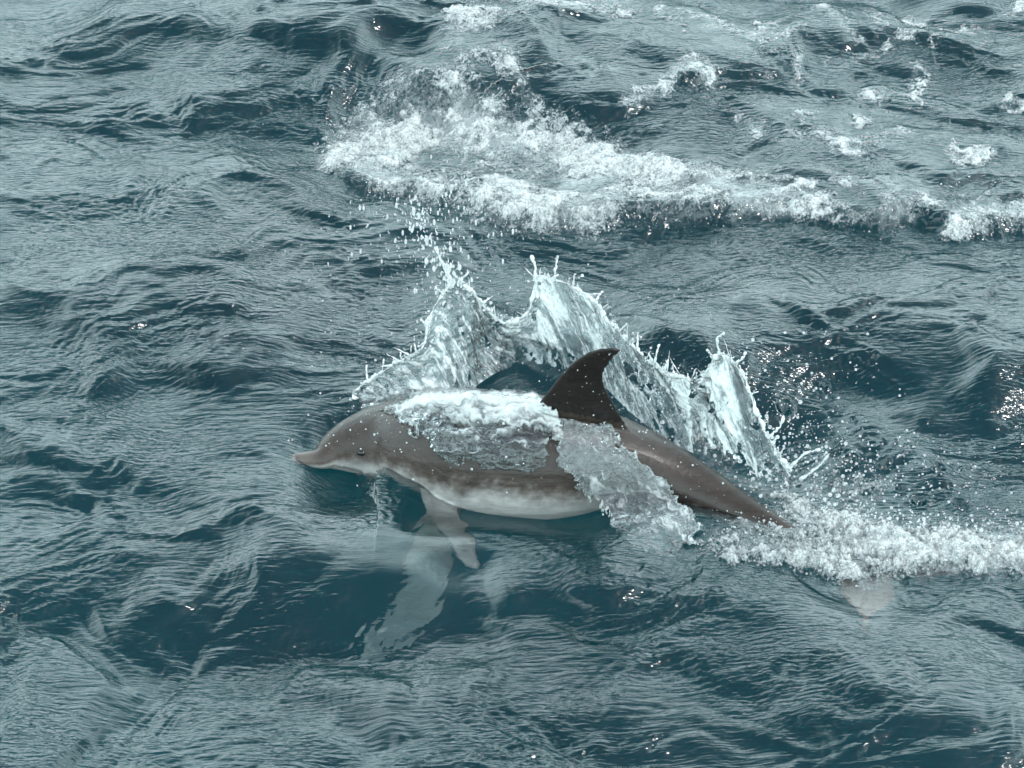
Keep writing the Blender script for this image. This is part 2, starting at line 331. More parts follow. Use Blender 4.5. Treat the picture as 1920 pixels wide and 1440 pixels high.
def mat_sheet(name, white, su, sv, lo, hi, base, bumpd, fine=0.5):
    """thin moving water: clear film with white streaks along its own flow coordinates"""
    t = NT(name); g = t.pos()
    fl = t.node('ShaderNodeAttribute', attribute_name='flow').outputs['Vector']
    mp = t.node('ShaderNodeMapping', {'Vector': fl, 'Scale': (su, sv, 1.0)}).outputs[0]
    n = t.node('ShaderNodeTexNoise', {'Vector': mp, 'Scale': 1.0, 'Detail': 4.0, 'Roughness': 0.6, 'Distortion': 0.25}).outputs[0]
    n3 = t.node('ShaderNodeTexNoise', {'Vector': g, 'Scale': 60.0, 'Detail': 3.0, 'Roughness': 0.6}).outputs[0]
    n2 = t.node('ShaderNodeTexNoise', {'Vector': g, 'Scale': 7.0, 'Detail': 2.0}).outputs[0]
    edge = t.node('ShaderNodeAttribute', attribute_name='froth').outputs['Fac']
    q = t.math('ADD', n, t.math('MULTIPLY', t.math('SUBTRACT', n2, 0.5), 0.55))
    q = t.math('ADD', q, t.math('MULTIPLY', t.math('SUBTRACT', n3, 0.5), fine))
    f = t.ramp(t.math('ADD', q, t.math('MULTIPLY', edge, 0.3)), lo, hi)
    hb = t.math('ADD', n, t.math('MULTIPLY', n3, fine))
    bump = t.node('ShaderNodeBump', {'Height': hb, 'Strength': 1.0, 'Distance': bumpd}).outputs[0]
    tp = t.node('ShaderNodeBsdfTransparent', {'Color': (0.93, 0.97, 0.98, 1)}).outputs[0]
    rf = t.node('ShaderNodeBsdfRefraction', {'Color': (0.97, 1, 1, 1), 'Roughness': 0.0, 'IOR': 1.2, 'Normal': bump}).outputs[0]
    clear = t.mixs(0.3, tp, rf)
    d = t.node('ShaderNodeBsdfDiffuse', {'Color': (white, white * 1.03, white * 1.02, 1), 'Normal': bump}).outputs[0]
    tr = t.node('ShaderNodeBsdfTranslucent', {'Color': (white, white * 1.03, white * 1.02, 1), 'Normal': bump}).outputs[0]
    body = t.mixs(t.math('ADD', t.math('MULTIPLY', f, 0.95 - base), base), clear, t.mixs(0.45, d, tr))
    gl = t.node('ShaderNodeBsdfGlossy', {'Roughness': 0.06, 'Normal': bump}).outputs[0]
    t.l.new(t.mixs(t.node('ShaderNodeFresnel', {'IOR': 1.42, 'Normal': bump}).outputs[0], body, gl), t.out.inputs['Surface'])
    return t.m
def mat_drop():
    t = NT('water_drop')
    gls = t.node('ShaderNodeBsdfGlass', {'Roughness': 0.0, 'IOR': 1.33}).outputs[0]
    d = t.node('ShaderNodeBsdfDiffuse', {'Color': (0.78, 0.79, 0.79, 1)}).outputs[0]
    tr = t.node('ShaderNodeBsdfTranslucent', {'Color': (0.78, 0.79, 0.79, 1)}).outputs[0]
    t.l.new(t.mixs(0.4, gls, t.mixs(0.5, d, tr)), t.out.inputs['Surface'])
    return t.m
def mat_skin():
    t = NT('dolphin_skin'); g = t.pos()
    c = t.node('ShaderNodeAttribute', attribute_name='skin').outputs['Color']
    n = t.node('ShaderNodeTexNoise', {'Vector': g, 'Scale': 14.0, 'Detail': 4.0, 'Roughness': 0.6}).outputs[0]
    n2 = t.node('ShaderNodeTexNoise', {'Vector': g, 'Scale': 60.0, 'Detail': 3.0}).outputs[0]
    n4 = t.node('ShaderNodeTexNoise', {'Vector': t.node('ShaderNodeMapping', {'Vector': g, 'Rotation': (0, R(-25), 0), 'Scale': (5, 40, 70)}).outputs[0], 'Scale': 1.0, 'Detail': 4.0, 'Roughness': 0.65}).outputs[0]
    val = t.math('ADD', t.math('ADD', 0.25, t.math('MULTIPLY', n, 0.75)), t.math('MULTIPLY', n4, 0.75))
    hs = t.node('ShaderNodeHueSaturation', {'Color': c, 'Value': val}).outputs[0]
    bump = t.node('ShaderNodeBump', {'Height': t.math('ADD', t.math('ADD', n, t.math('MULTIPLY', n2, 0.35)), t.math('MULTIPLY', n4, 0.5)), 'Strength': 0.7, 'Distance': 0.006}).outputs[0]
    rough = t.math('ADD', 0.16, t.math('MULTIPLY', n4, 0.5))
    p = t.node('ShaderNodeBsdfPrincipled', {'Base Color': hs, 'Roughness': rough, 'Normal': bump, 'IOR': 1.34})
    p.inputs['Coat Weight'].default_value = 0.06; p.inputs['Coat Roughness'].default_value = 0.2
    t.l.new(p.outputs[0], t.out.inputs['Surface']); return t.m
def mat_plain(name, c, rough):
    t = NT(name); n = t.node('ShaderNodeTexNoise', {'Vector': t.pos(), 'Scale': 3.0}).outputs[0]
    hs = t.node('ShaderNodeHueSaturation', {'Color': c, 'Value': t.math('ADD', 0.85, t.math('MULTIPLY', n, 0.3))}).outputs[0]
    p = t.node('ShaderNodeBsdfPrincipled', {'Base Color': hs, 'Roughness': rough}); t.l.new(p.outputs[0], t.out.inputs['Surface']); return t.m
M_water = mat_water(); M_foam = mat_foam(); M_drop = mat_drop(); M_skin = mat_skin()
M_crown = mat_sheet('splash_sheet', 0.92, 36.0, 6.0, 0.48, 0.74, 0.07, 0.014, 0.3)
M_flank = mat_sheet('flank_sheet', 0.70, 6.0, 24.0, 0.50, 0.80, 0.12, 0.014, 0.12)
M_veil = mat_sheet('back_water', 0.72, 7.0, 30.0, 0.58, 0.95, 0.01, 0.014, 0.12)
M_rim = mat_sheet('splash_rim', 0.88, 40.0, 40.0, 0.40, 0.75, 0.3, 0.006)
M_eye = mat_plain('dark_eye', (0.01, 0.01, 0.012, 1), 0.1)
M_scatter = mat_plain('water_scatter_teal', (0.0, 0.16, 0.17, 1), 0.9)  # teal stands in for light scattered back out of deep water

# ------------------------------------------------------------------ the sea
def axis(lo, hi, step, far):
    a = list(np.arange(lo, hi, step)); s = step; v = a[-1]
    while v < far: s = min(s * 1.22, 300); v += s; a.append(v)
    s = step; v = lo; b = []
    while v > -far: s = min(s * 1.22, 300); v -= s; b.append(v)
    return np.array(b[::-1] + a)
gx = axis(-2.3, 2.3, 0.0046, 3000.0); gy = axis(-2.25, 3.1, 0.0066, 3000.0)
X, Y = np.meshgrid(gx, gy); X = X.ravel().astype(np.float32); Y = Y.ravel().astype(np.float32)
H, PX, PYX, CALM = water_height(X, Y)
me = mesh_from('sea', np.stack([X, Y, H], 1), grid_faces(len(gx), len(gy)), M_water)
attr(me, 'calm', CALM)

def poly_mask(px, py, poly, soft):
    """soft inside mask of a pixel polygon"""
    inside = np.zeros(px.shape, bool); d = np.full(px.shape, 1e9, np.float32); n = len(poly)
    for i in range(n):
        x0, y0 = poly[i]; x1, y1 = poly[(i + 1) % n]
        c = ((y0 > py) != (y1 > py)) & (px < (x1 - x0) * (py - y0) / ((y1 - y0) if y1 != y0 else 1e-6) + x0); inside ^= c
        dx, dy = x1 - x0, y1 - y0; t = np.clip(((px - x0) * dx + (py - y0) * dy) / (dx * dx + dy * dy + 1e-9), 0, 1)
        d = np.minimum(d, np.hypot(px - x0 - t * dx, py - y0 - t * dy))
    return np.where(inside, np.clip(0.5 + d / soft / 2, 0, 1), np.clip(0.5 - d / soft / 2, 0, 1)).astype(np.float32)
def stroke(px, py, pts, w):
    d, s, t = polyline_dist(px, py, pts); return np.exp(-(d / w) ** 2)

WAVE_POLY = [(592, 285), (640, 318), (700, 342), (770, 338), (850, 362), (905, 402), (980, 415), (1100, 424), (1180, 408), (1300, 412), (1420, 400), (1540, 405),
             (1460, 350), (1300, 320), (1180, 260), (1010, 225), (900, 190), (860, 150), (760, 145), (670, 170), (625, 215)]
def wave_density(px, py):
    m = poly_mask(px, py, WAVE_POLY, 26)
    d = m * 0.52
    for pts, w, a in [([(600, 285), (680, 235), (730, 255)], 36, 0.5), ([(640, 300), (760, 325), (850, 355)], 22, 0.4), ([(780, 215), (880, 225), (960, 245), (1050, 270), (1130, 300)], 26, 0.55),
                      ([(900, 400), (1000, 412), (1120, 412)], 24, 0.4), ([(940, 330), (980, 350)], 26, 0.6), ([(1080, 330), (1150, 305)], 26, 0.6), ([(1010, 385), (1130, 375), (1280, 380), (1420, 385)], 16, 0.35),
                      ([(1200, 310), (1300, 325), (1350, 350)], 20, 0.5), ([(1240, 390), (1330, 375)], 14, 0.4), ([(880, 200), (960, 180), (940, 130), (900, 100), (870, 110)], 22, 0.3)]:
        d = d + a * stroke(px, py, pts, w) * (0.35 + 0.65 * m)
    # the second crest at the top
    for pts, w, a in [([(850, 90), (930, 60), (1010, 40), (1110, 5), (1180, -10)], 26, 0.62), ([(1010, 10), (1080, 15), (1160, 30)], 20, 0.5), ([(860, 60), (900, 20), (960, 5)], 20, 0.4),
                      ([(830, 110), (900, 130), (960, 140)], 22, 0.4), ([(950, 150), (1000, 210)], 14, 0.4)]:
        d = d + a * stroke(px, py, pts, w)
    return d
def right_density(px, py):
    d = np.zeros(px.shape, np.float32)
    for pts, w, a in [([(1540, 20), (1570, 60), (1590, 90)], 14, 0.5), ([(1640, 30), (1650, 60)], 12, 0.45), ([(1700, 25), (1740, 25)], 8, 0.55), ([(1790, 45), (1860, 40)], 9, 0.5), ([(1900, 8), (1930, 12)], 8, 0.6),
                      ([(1490, 130), (1495, 170)], 6, 0.55), ([(1620, 180), (1650, 190)], 9, 0.55), ([(1720, 130), (1710, 170), (1725, 200)], 7, 0.5), ([(1600, 245), (1620, 250)], 8, 0.6),
                      ([(1570, 300), (1610, 315)], 10, 0.55), ([(1770, 300), (1810, 310), (1850, 295)], 8, 0.6), ([(1560, 370), (1680, 385)], 10, 0.5), ([(1660, 405), (1740, 400)], 14, 0.5),
                      ([(1790, 430), (1850, 420), (1930, 415)], 20, 0.55), ([(1450, 385), (1520, 375)], 8, 0.5), ([(1380, 398), (1520, 408), (1640, 430), (1700, 418)], 9, 0.5), ([(1560, 140), (1700, 90), (1850, 80)], 8, 0.35), ([(1480, 270), (1560, 290), (1700, 270)], 10, 0.3), ([(1330, 60), (1400, 90), (1500, 80)], 9, 0.3), ([(1240, 25), (1250, 30)], 10, 0.6), ([(1300, 40), (1320, 45)], 9, 0.4), ([(1430, 60), (1460, 62)], 8, 0.4),
                      ([(1250, 165), (1300, 155), (1330, 175)], 13, 0.5), ([(1380, 240), (1420, 260)], 12, 0.35), ([(1180, 215), (1230, 185)], 14, 0.4), ([(1260, 65), (1285, 45)], 8, 0.35),
                      ([(1400, 20), (1420, 40)], 6, 0.4), ([(1510, 235), (1530, 225)], 7, 0.4), ([(1880, 200), (1910, 205)], 6, 0.5)]:
        d = d + 1.25 * a * stroke(px, py, pts, w * 1.15)
    return d + 0.17 * sstep(1150, 1300, px) * (1 - sstep(400, 440, py))
WAKE_POLY = [(1360, 1075), (1310, 1050), (1330, 990), (1400, 975), (1470, 960), (1530, 980), (1600, 940), (1700, 1000), (1790, 990), (1930, 985), (1990, 1000), (1990, 1080), (1880, 1078), (1760, 1070), (1660, 1100), (1560, 1095), (1470, 1060)]
def wake_density(px, py):
    m = poly_mask(px, py, WAKE_POLY, 30); d = m * 0.6
    for pts, w, a in [([(1520, 950), (1600, 990), (1700, 1020), (1800, 1025), (1990, 1030)], 38, 0.75), ([(1400, 985), (1470, 975)], 18, 0.3), ([(1370, 1068), (1480, 1065), (1600, 1075)], 14, 0.35), ([(1700, 1050), (1850, 1060), (1990, 1050)], 20, 0.4)]:
        d = d + a * stroke(px, py, pts, w)
    for pts, w, a in [([(1500, 920), (1450, 880), (1400, 850), (1340, 800), (1290, 760)], 24, 0.5), ([(1540, 860), (1580, 900), (1640, 900)], 24, 0.45), ([(1480, 830), (1520, 880)], 20, 0.35), ([(1600, 870), (1700, 850)], 12, 0.3)]:
        d = d + a * stroke(px, py, pts, w)
    return d
def milk_field(px, py):
    d = wave_density(px, py) * 0.62 + wake_density(px, py) * 0.6 + right_density(px, py) * 0.5
    d = d + 0.25 * stroke(px, py, [(1180, 770), (1350, 880), (1500, 930)], 60)
    return np.clip(d, 0, 1.0)
sel = np.hypot(X, Y) < 6
mk = np.zeros(X.shape, np.float32); mk[sel] = milk_field(PX[sel], PYX[sel])
attr(me, 'milk', mk)
link('sea', me, kind='structure')
scatter_me = mesh_from('scatter_sheet', [(-4000, -4000, -1.6), (4000, -4000, -1.6), (4000, 4000, -1.6), (-4000, 4000, -1.6)], [(0, 1, 2, 3)], M_scatter); link('scatter_sheet', scatter_me, kind='structure')  # added reflector, no real floor: returns the teal light deep water would scatter

# ------------------------------------------------------------------ foam
def foam(name, x0, x1, y0, y1, density, label, step=(0.0040, 0.0052), lift=0.012, solid=0.25, puff=1.0):
    a = P(x0, y1)[:2]; b = P(x1, y0)[:2]
    xa = min(P(x0, y0)[0], P(x0, y1)[0]); xb = max(P(x1, y0)[0], P(x1, y1)[0])
    xs = np.arange(xa, xb, step[0]); ys = np.arange(a[1], b[1], step[1]); nx, ny = len(xs), len(ys)
    x, y = np.meshgrid(xs, ys); x = x.ravel().astype(np.float32); y = y.ravel().astype(np.float32)
    px, py = topix(x, y)
    wob = samp(T_fbm, x, y); wob2 = samp(T_fbm, y + 0.7, x)
    d = density(px + wob * 9, py + wob2 * 6)
    n = samp(T_fbm, x + 0.3, y); n2 = samp(T_fbm2, x, y)
    bub = samp(T_bub, x + wob * 0.01, y); bub2 = samp(T_bub2, x, y + wob2 * 0.01)
    big = samp(T_fbm, x * 0.55 + 1.1, y * 0.55); d = d * np.clip(0.88 + 0.30 * big, solid, 1.5); lace = sstep(0.04, 0.3, d)
    f = d - 0.40 + (0.15 * n + 0.20 * n2 + (bub - 0.011) * 12 + (bub2 - 0.005) * 48) * lace - 0.3 * (1 - lace)
    keep = f > -0.2
    h = water_height(x, y)[0]
    z = h + np.clip(f, -0.3, 0.9) * lift + puff * np.clip(d, 0, 1) * (bub * 0.35 + bub2 * 0.5 + np.clip(n, -0.6, 2) * 0.003 + np.clip(big, -0.3, 2) * 0.010) - 0.003
    fc = grid_faces(nx, ny); k = keep[fc].any(1); fc = fc[k]
    used = np.zeros(len(x), bool); used[fc.ravel()] = True; remap = np.cumsum(used) - 1
    jx = rng.normal(0, 0.0008, x.shape); jy = rng.normal(0, 0.001, x.shape)
    v = np.stack([x + jx, y + jy, z + rng.normal(0, 0.0005, x.shape)], 1)[used]
    m = mesh_from(name, v, remap[fc], M_foam); attr(m, 'bubbles', np.clip(d, 0, 0.92)[used])
    return link(name, m, label=label, cat='foam', kind='stuff')
foam('sea_foam', 560, 1560, -40, 440, wave_density, 'broad white foam of the breaking wave crest behind the dolphin', lift=0.010, puff=0.55)
foam('foam_flecks', 1160, 1990, -30, 460, right_density, 'scattered white foam flecks on the grey water behind the wave', lift=0.007, puff=0.35)
foam('wake_foam', 1270, 1990, 740, 1120, wake_density, 'churned white foam wake trailing behind the dolphin tail', lift=0.02, solid=0.7)

# ------------------------------------------------------------------ the dolphin
def loft(rows, closed_ends=True):
    n = len(rows[0]); v = np.vstack(rows); f = []
    for i in range(len(rows) - 1):
        for j in range(n):
            k = (j + 1) % n; f.append((i * n + j, i * n + k, (i + 1) * n + k, (i + 1) * n + j))
    v = list(map(tuple, v)); c0 = len(v); v.append(tuple(rows[0].mean(0))); v.append(tuple(rows[-1].mean(0)))
    L = (len(rows) - 1) * n
    for j in range(n):
        k = (j + 1) % n; f.append((c0, k, j, j)); f.append((c0 + 1, L + j, L + k, L + k))
    return v, [tuple(dict.fromkeys(q)) for q in f]
def foil(le, te, side, thick, n=20):
    """a fin's cross-section: chord from le to te, thickness along side"""
    le, te, side = map(np.asarray, (le, te, side)); out = []
    for j in range(n):
        a = 2 * math.pi * j / n; c = 0.5 - 0.5 * math.cos(a)
        y = math.sin(a) * (1 - 0.55 * c) * thick
        out.append(le + (te - le) * c + side * y)
    return np.array(out)
V, F = [], []
def add(vf):
    o = len(V); V.extend(vf[0]); F.extend(tuple(i + o for i in q) for q in vf[1])
rows = []
for i in range(len(SP)):
    c, rv, rw = SP[i, :3], SP[i, 3], SP[i, 4]; ring = []
    for j in range(36):
        a = 2 * math.pi * j / 36; ca, sa = math.cos(a), math.sin(a)
        pw = 0.92
        ring.append(c + sid[i] * (rw * np.sign(ca) * abs(ca) ** pw) + upv[i] * (rv * np.sign(sa) * abs(sa) ** pw * (1.0 if sa > 0 else 0.96)))
    rows.append(np.array(ring))
add(loft(rows))
def si(px): return int(np.argmin(np.abs(SPX - px)))
i = si(1080); o = SP[i, :3]; nrm = sid[i]
rows = []
for le, te, th in [((985, 790), (1185, 812), .026), ((1015, 748), (1160, 772), .022), ((1036, 722), (1147, 748), .018), ((1055, 698), (1134, 724), .015), ((1076, 677), (1131, 705), .012), ((1100, 661), (1138, 687), .009), ((1125, 653), (1153, 669), .007), ((1146, 652), (1162, 661), .005), ((1158, 654), (1166, 658), .003)]:
    rows.append(foil(PPL(*le, o, nrm), PPL(*te, o, nrm), nrm, max(th, 0.006)))
add(loft(rows))
# near flipper, far flipper, flukes: leading edge, trailing edge, depth, half thickness
def fin(spec, side, root):
    c, half, th0 = root; rows_ = [foil(c - half, c + half, side, th0)]
    add(loft(rows_ + [foil(PU(*le, z), PU(*te, z2), side, max(th, 0.008)) for le, te, z, z2, th in spec]))
ir = si(822); nr_ = near_sign * sid[ir]
root_near = (SP[ir, :3] - upv[ir] * 0.09 + nr_ * 0.10, tan[ir] * 0.055, 0.03)
root_far = (SP[ir, :3] - upv[ir] * 0.10 - nr_ * 0.06, tan[ir] * 0.05, 0.03)
vup = np.array([0.35, -0.75, 0.5]); vup /= np.linalg.norm(vup)
fin([((784, 920), (862, 925), -0.02, -0.02, .028), ((790, 950), (856, 955), -0.07, -0.07, .024), ((804, 984), (860, 978), -0.12, -0.12, .019), ((824, 1016), (876, 1004), -0.17, -0.17, .015), ((846, 1037), (888, 1024), -0.20, -0.20, .012), ((868, 1053), (899, 1043), -0.22, -0.22, .009), ((888, 1061), (904, 1055), -0.235, -0.235, .006)], vup, root_near)
vup2 = np.array([0.5, -0.7, 0.5]); vup2 /= np.linalg.norm(vup2)
fin([((790, 970), (846, 996), -0.32, -0.32, .025), ((766, 1030), (826, 1048), -0.46, -0.46, .022), ((738, 1080), (810, 1096), -0.54, -0.54, .018), ((712, 1130), (778, 1146), -0.62, -0.62, .014), ((697, 1172), (740, 1186), -0.67, -0.67, .011), ((690, 1205), (708, 1212), -0.70, -0.70, .008)], vup2, root_far)
e = len(SP) - 1
def fluke_rows(mirror):
    A_, B_, T_ = SP[e - 11, :3], SP[e, :3] + tan[e] * 0.06, PU(1610, 1204, -0.17)
    c = SP[e, :3]; s_ = sid[e]
    if mirror: T_ = T_ - 2 * np.dot(T_ - c, s_) * s_ - np.array([0, 0, 0.16])
    rows = []
    for t_ in (0.0, 0.15, 0.3, 0.45, 0.6, 0.75, 0.88, 0.97):
        le = A_ + (T_ - A_) * t_ - tan[e] * 0.035 * math.sin(math.pi * t_); te = B_ + (T_ - B_) * t_ + tan[e] * 0.03 * math.sin(math.pi * t_)
        rows.append(foil(le, te, upv[e], 0.018 - 0.011 * t_))
    return rows
add(loft(fluke_rows(False))); add(loft(fluke_rows(True)))
raw = bpy.data.meshes.new('dolphin_raw'); raw.from_pydata([tuple(map(float, v)) for v in V], [], F)
import bmesh
bm = bmesh.new(); bm.from_mesh(raw); bmesh.ops.recalc_face_normals(bm, faces=bm.faces); bm.to_mesh(raw); bm.free()
tmp = bpy.data.objects.new('dolphin_raw', raw); col.objects.link(tmp)
rm = tmp.modifiers.new('r', 'REMESH'); rm.mode = 'VOXEL'; rm.voxel_size = 0.0045; rm.use_smooth_shade = True
sm = tmp.modifiers.new('s', 'SMOOTH'); sm.iterations = 6; sm.factor = 0.5
bpy.context.view_layer.update()
dg = bpy.context.evaluated_depsgraph_get()
body = bpy.data.meshes.new_from_object(tmp.evaluated_get(dg)); body.name = 'dolphin'
bpy.data.objects.remove(tmp); bpy.data.meshes.remove(raw)
nv = len(body.vertices); co = np.empty(nv * 3, np.float32); body.vertices.foreach_get('co', co); co = co.reshape(-1, 3)
bi = np.zeros(nv, int); bd = np.full(nv, 1e9)
for k in range(len(SP)):
    d = ((co - SP[k, :3]) ** 2).sum(1); q = d < bd; bd[q] = d[q]; bi[q] = k
rel = co - SP[bi, :3]
uu = (rel * upv[bi]).sum(1) / SP[bi, 3]; ss = (rel * sid[bi]).sum(1) / SP[bi, 4]; rr = np.hypot(uu, ss)
vv = uu / np.maximum(rr, 1e-3)
nz = samp(T_fbm, co[:, 0] * 1.0, co[:, 1] * 1.0 + co[:, 2]) * 0.07
cape = np.array([0.027, 0.0190, 0.0155]); flank = np.array([0.063, 0.0475, 0.0405]); belly = np.array([0.40, 0.375, 0.36]); pale = np.array([0.21, 0.19, 0.178])
spx = SPX[bi]
t1 = sstep(0.66, 0.20, vv + nz + 0.12 * sstep(700, 1000, spx))[:, None]; t2 = sstep(0.40, -0.14, vv + nz - 0.1 * sstep(1000, 1400, spx))[:, None]
c = cape * (1 - t1) + flank * t1; c = c * (1 - t2) + belly * t2
beak = sstep(625, 560, spx)[:, None]; c = c * (1 - 0.5 * beak) + np.array([0.17, 0.14, 0.125]) * 0.5 * beak
out = (rr > 1.22) & (uu < 0.4) & (spx > 690) | (rr > 1.7) & (spx > 560) & (spx < 1100) & (uu < 0); flipm = sstep(1.1, 1.6, rr)[:, None] * out[:, None]
tipm = sstep(1.3, 2.3, rr)[:, None]; c = c * (1 - flipm) + (np.array([0.11, 0.10, 0.094]) * (1 - tipm) + pale * 1.25 * tipm) * flipm
fl = (spx > 1540)[:, None] & (rr > 1.7)[:, None]; c = np.where(fl, np.array([0.17, 0.108, 0.088]), c)
dor = ((rr > 1.15) & (uu > 0.8) & (spx > 950) & (spx < 1250))[:, None]; c = np.where(dor, np.array([0.0105, 0.0080, 0.0068]), c)
# the gape of the mouth: a fine dark line along beak and cheek
gape = np.exp(-((uu + 0.22 + 0.10 * sstep(560, 660, spx)) / 0.10) ** 2) * (spx < 668) * (np.abs(ss) > 0.4)
c = c * (1 - 0.6 * gape[:, None])
ca = body.color_attributes.new('skin', 'FLOAT_COLOR', 'POINT')
ca.data.foreach_set('color', np.concatenate([c, np.ones((nv, 1))], 1).astype(np.float32).ravel())
body.materials.clear(); body.materials.append(M_skin)
dolphin = link('dolphin', body, label='brown grey dolphin leaping forward with curved dorsal fin above water', cat='dolphin')
bvh = BVHTree.FromPolygons([Vector(v) for v in co], [tuple(p.vertices) for p in body.polygons])
# eye
def cast(px, py):
    d = Vector(ray(px, py)).normalized(); hit = bvh.ray_cast(Vector(CP), d)
    return (np.array(hit[0]), np.array(hit[1])) if hit[0] is not None else (None, None)
def ball(n1=10, n2=14):
    v = [(0, 0, 1)]; f = []
    for a in range(1, n1):
        for b in range(n2):
            th = math.pi * a / n1; ph = 2 * math.pi * b / n2; v.append((math.sin(th) * math.cos(ph), math.sin(th) * math.sin(ph), math.cos(th)))
    v.append((0, 0, -1)); L = len(v) - 1
    for b in range(n2):
        f.append((0, 1 + b, 1 + (b + 1) % n2)); f.append((L, L - n2 + (b + 1) % n2, L - n2 + b))
        for a in range(n1 - 2):
            i0 = 1 + a * n2 + b; i1 = 1 + a * n2 + (b + 1) % n2; f.append((i0, i0 + n2, i1)); f.append((i1, i0 + n2, i1 + n2))
    return np.array(v), np.array(f)
ep, en = cast(678, 850)
bv, bf = ball(); ev = bv * np.array([0.015, 0.007, 0.010]) + (ep if ep is not None else SP[30, :3])
link('eye', mesh_from('eye', ev, bf, M_eye), parent=dolphin)

# ------------------------------------------------------------------ splash: sheets, rims, jets, drops
def resample(pts, n):
    p = np.array(pts, float); c = catmull(p, 12); L = np.concatenate([[0], np.cumsum(np.linalg.norm(np.diff(c[:, :2], axis=0), axis=1))])
    s = np.linspace(0, L[-1], n); return np.stack([np.interp(s, L, c[:, k]) for k in range(c.shape[1])], 1)
def tube(path, rad, n=8):
    path = np.asarray(path); tg = np.gradient(path, axis=0); tg /= np.linalg.norm(tg, axis=1)[:, None] + 1e-9
    a = np.cross(tg, np.array([0.1, -0.8, 0.55])); a /= np.linalg.norm(a, axis=1)[:, None] + 1e-9; b = np.cross(tg, a)
    rows = [path[i] + rad[i] * (np.cos(np.arange(n) * 2 * math.pi / n)[:, None] * a[i] + np.sin(np.arange(n) * 2 * math.pi / n)[:, None] * b[i]) for i in range(len(path))]
    v, f = loft(rows); return np.array(v), f
def tri(fs):
    o = []
    for q in fs: o.append(q[:3]); 
    for q in fs:
        if len(q) == 4: o.append((q[0], q[2], q[3]))
    return np.array(o)
def sheet(name, base, rim, mat, parent, nu=420, nv=90, amp=0.010, streak=1.0, thick=0.005, bow=0.04, froth_low=1.0):
    """a thin curved sheet of water between two space curves, with real thickness"""
    B = resample(base, nu); T = resample(rim, nu); v = np.linspace(0, 1, nv)[:, None, None]
    G = B[None] * (1 - v) + T[None] * v
    G[..., 1] += bow * (np.sin(np.pi * v[..., 0]))
    du = np.gradient(G, axis=1); dv = np.gradient(G, axis=0); N = np.cross(du, dv); N /= np.linalg.norm(N, axis=2)[..., None] + 1e-9
    s = np.linspace(0, 1, nu)[None, :] * np.ones((nv, 1)); vv_ = np.linspace(0, 1, nv)[:, None] * np.ones((1, nu))
    xx = G[..., 0]; q = vv_ * 0.45
    nse = samp(T_fbm, (xx + 0.25 * q) * 1.0, q * 0.28 + 3) * 0.9 + samp(T_fbm2, xx + 0.3 * q, q * 0.5) * 0.45
    disp = nse * amp * (0.35 + 0.65 * np.sin(np.pi * vv_))
    A = G + N * disp[..., None]; C = A - N * (thick * (0.6 + 0.5 * np.clip(nse, -1, 1)))[..., None]
    n0 = nu * nv; f = grid_faces(nu, nv); f2 = f[:, ::-1] + n0
    hole = (samp(T_fbm, xx * 0.8 + 1.3, G[..., 2] * 0.8 + 0.4) * 0.8 + samp(T_fbm2, xx, G[..., 2]) * 0.9).ravel() + 3.2 * (0.22 - vv_.ravel()).clip(0, 1) * 2.4 * froth_low + 0.9 * sstep(0.8, 1.0, vv_.ravel())
    kill = (hole[f] > 1.95).any(1)
    f, f2 = f[~kill], f2[~kill]
    vs = np.vstack([A.reshape(-1, 3), C.reshape(-1, 3)])
    m = mesh_from(name, vs, np.vstack([f, f2]), mat)
    fr = np.clip(np.exp(-(1 - vv_) / 0.07) + 0.6 * np.exp(-vv_ / 0.15) + 0.5 * np.exp(-np.minimum(s, 1 - s) / 0.01) + 0.25 * nse, 0, 1.5).ravel()
    attr(m, 'froth', np.concatenate([fr, fr])); L_ = (xx + 0.35 * q).ravel(); flow_attr(m, np.concatenate([L_, L_]), np.concatenate([q.ravel(), q.ravel()]))
    return link(name, m, parent=parent), A
def rim_tube(name, path, parent, r0=0.0055, seed=1):
    r = np.random.default_rng(seed); n = len(path)
    k = np.convolve(r.standard_normal(n + 8), np.ones(5) / 5, 'same')[4:4 + n]; rad = r0 * np.clip(0.75 + 1.9 * k, 0.15, 2.8)
    p = path + np.stack([np.convolve(r.standard_normal(n + 6), np.ones(4) / 4, 'same')[3:3 + n] for _ in range(3)], 1) * 0.004
    v, f = tube(p, rad, 7); m = mesh_from(name, v, tri(f), M_rim); attr(m, 'froth', np.full(len(v), 0.7)); return link(name, m, parent=parent)
def fringe(path, parent, count, seed, lean):
    """many short torn threads of water along a rim"""
    r = np.random.default_rng(seed); V_, F_, o_ = [], [], 0
    for _ in range(count):
        i_ = int(r.integers(2, len(path) - 2)); p0 = path[i_]; tg = path[i_ + 1] - path[i_ - 1]; tg /= np.linalg.norm(tg) + 1e-9
        up_ = np.array([0, lean, 1.0]); nn = up_ - np.dot(up_, tg) * tg; nn /= np.linalg.norm(nn) + 1e-9
        L = 0.006 + 0.05 * r.random() ** 3; t_ = np.linspace(0, 1, 7)[:, None]
        d_ = nn + tg * r.normal(0, 0.9) + r.normal(0, 0.2, 3); p = p0 + d_ * L * t_ + r.normal(0, 0.0012, (7, 3)) * t_
        rad = (0.0012 + 0.003 * r.random() ** 2) * (1.3 - 0.8 * t_[:, 0]) * np.clip(1 + 0.5 * r.standard_normal(7), 0.4, 2); rad[-2] *= 1.5; rad[-1] *= 0.5
        v, f = tube(p, rad, 6); V_.append(v); F_.append(tri(f) + o_); o_ += len(v)
    m = mesh_from('fringe', np.vstack(V_), np.vstack(F_), M_rim); attr(m, 'froth', np.full(o_, 0.6)); o = link('fringe', m, parent=parent); o['kind'] = 'stuff'; return o
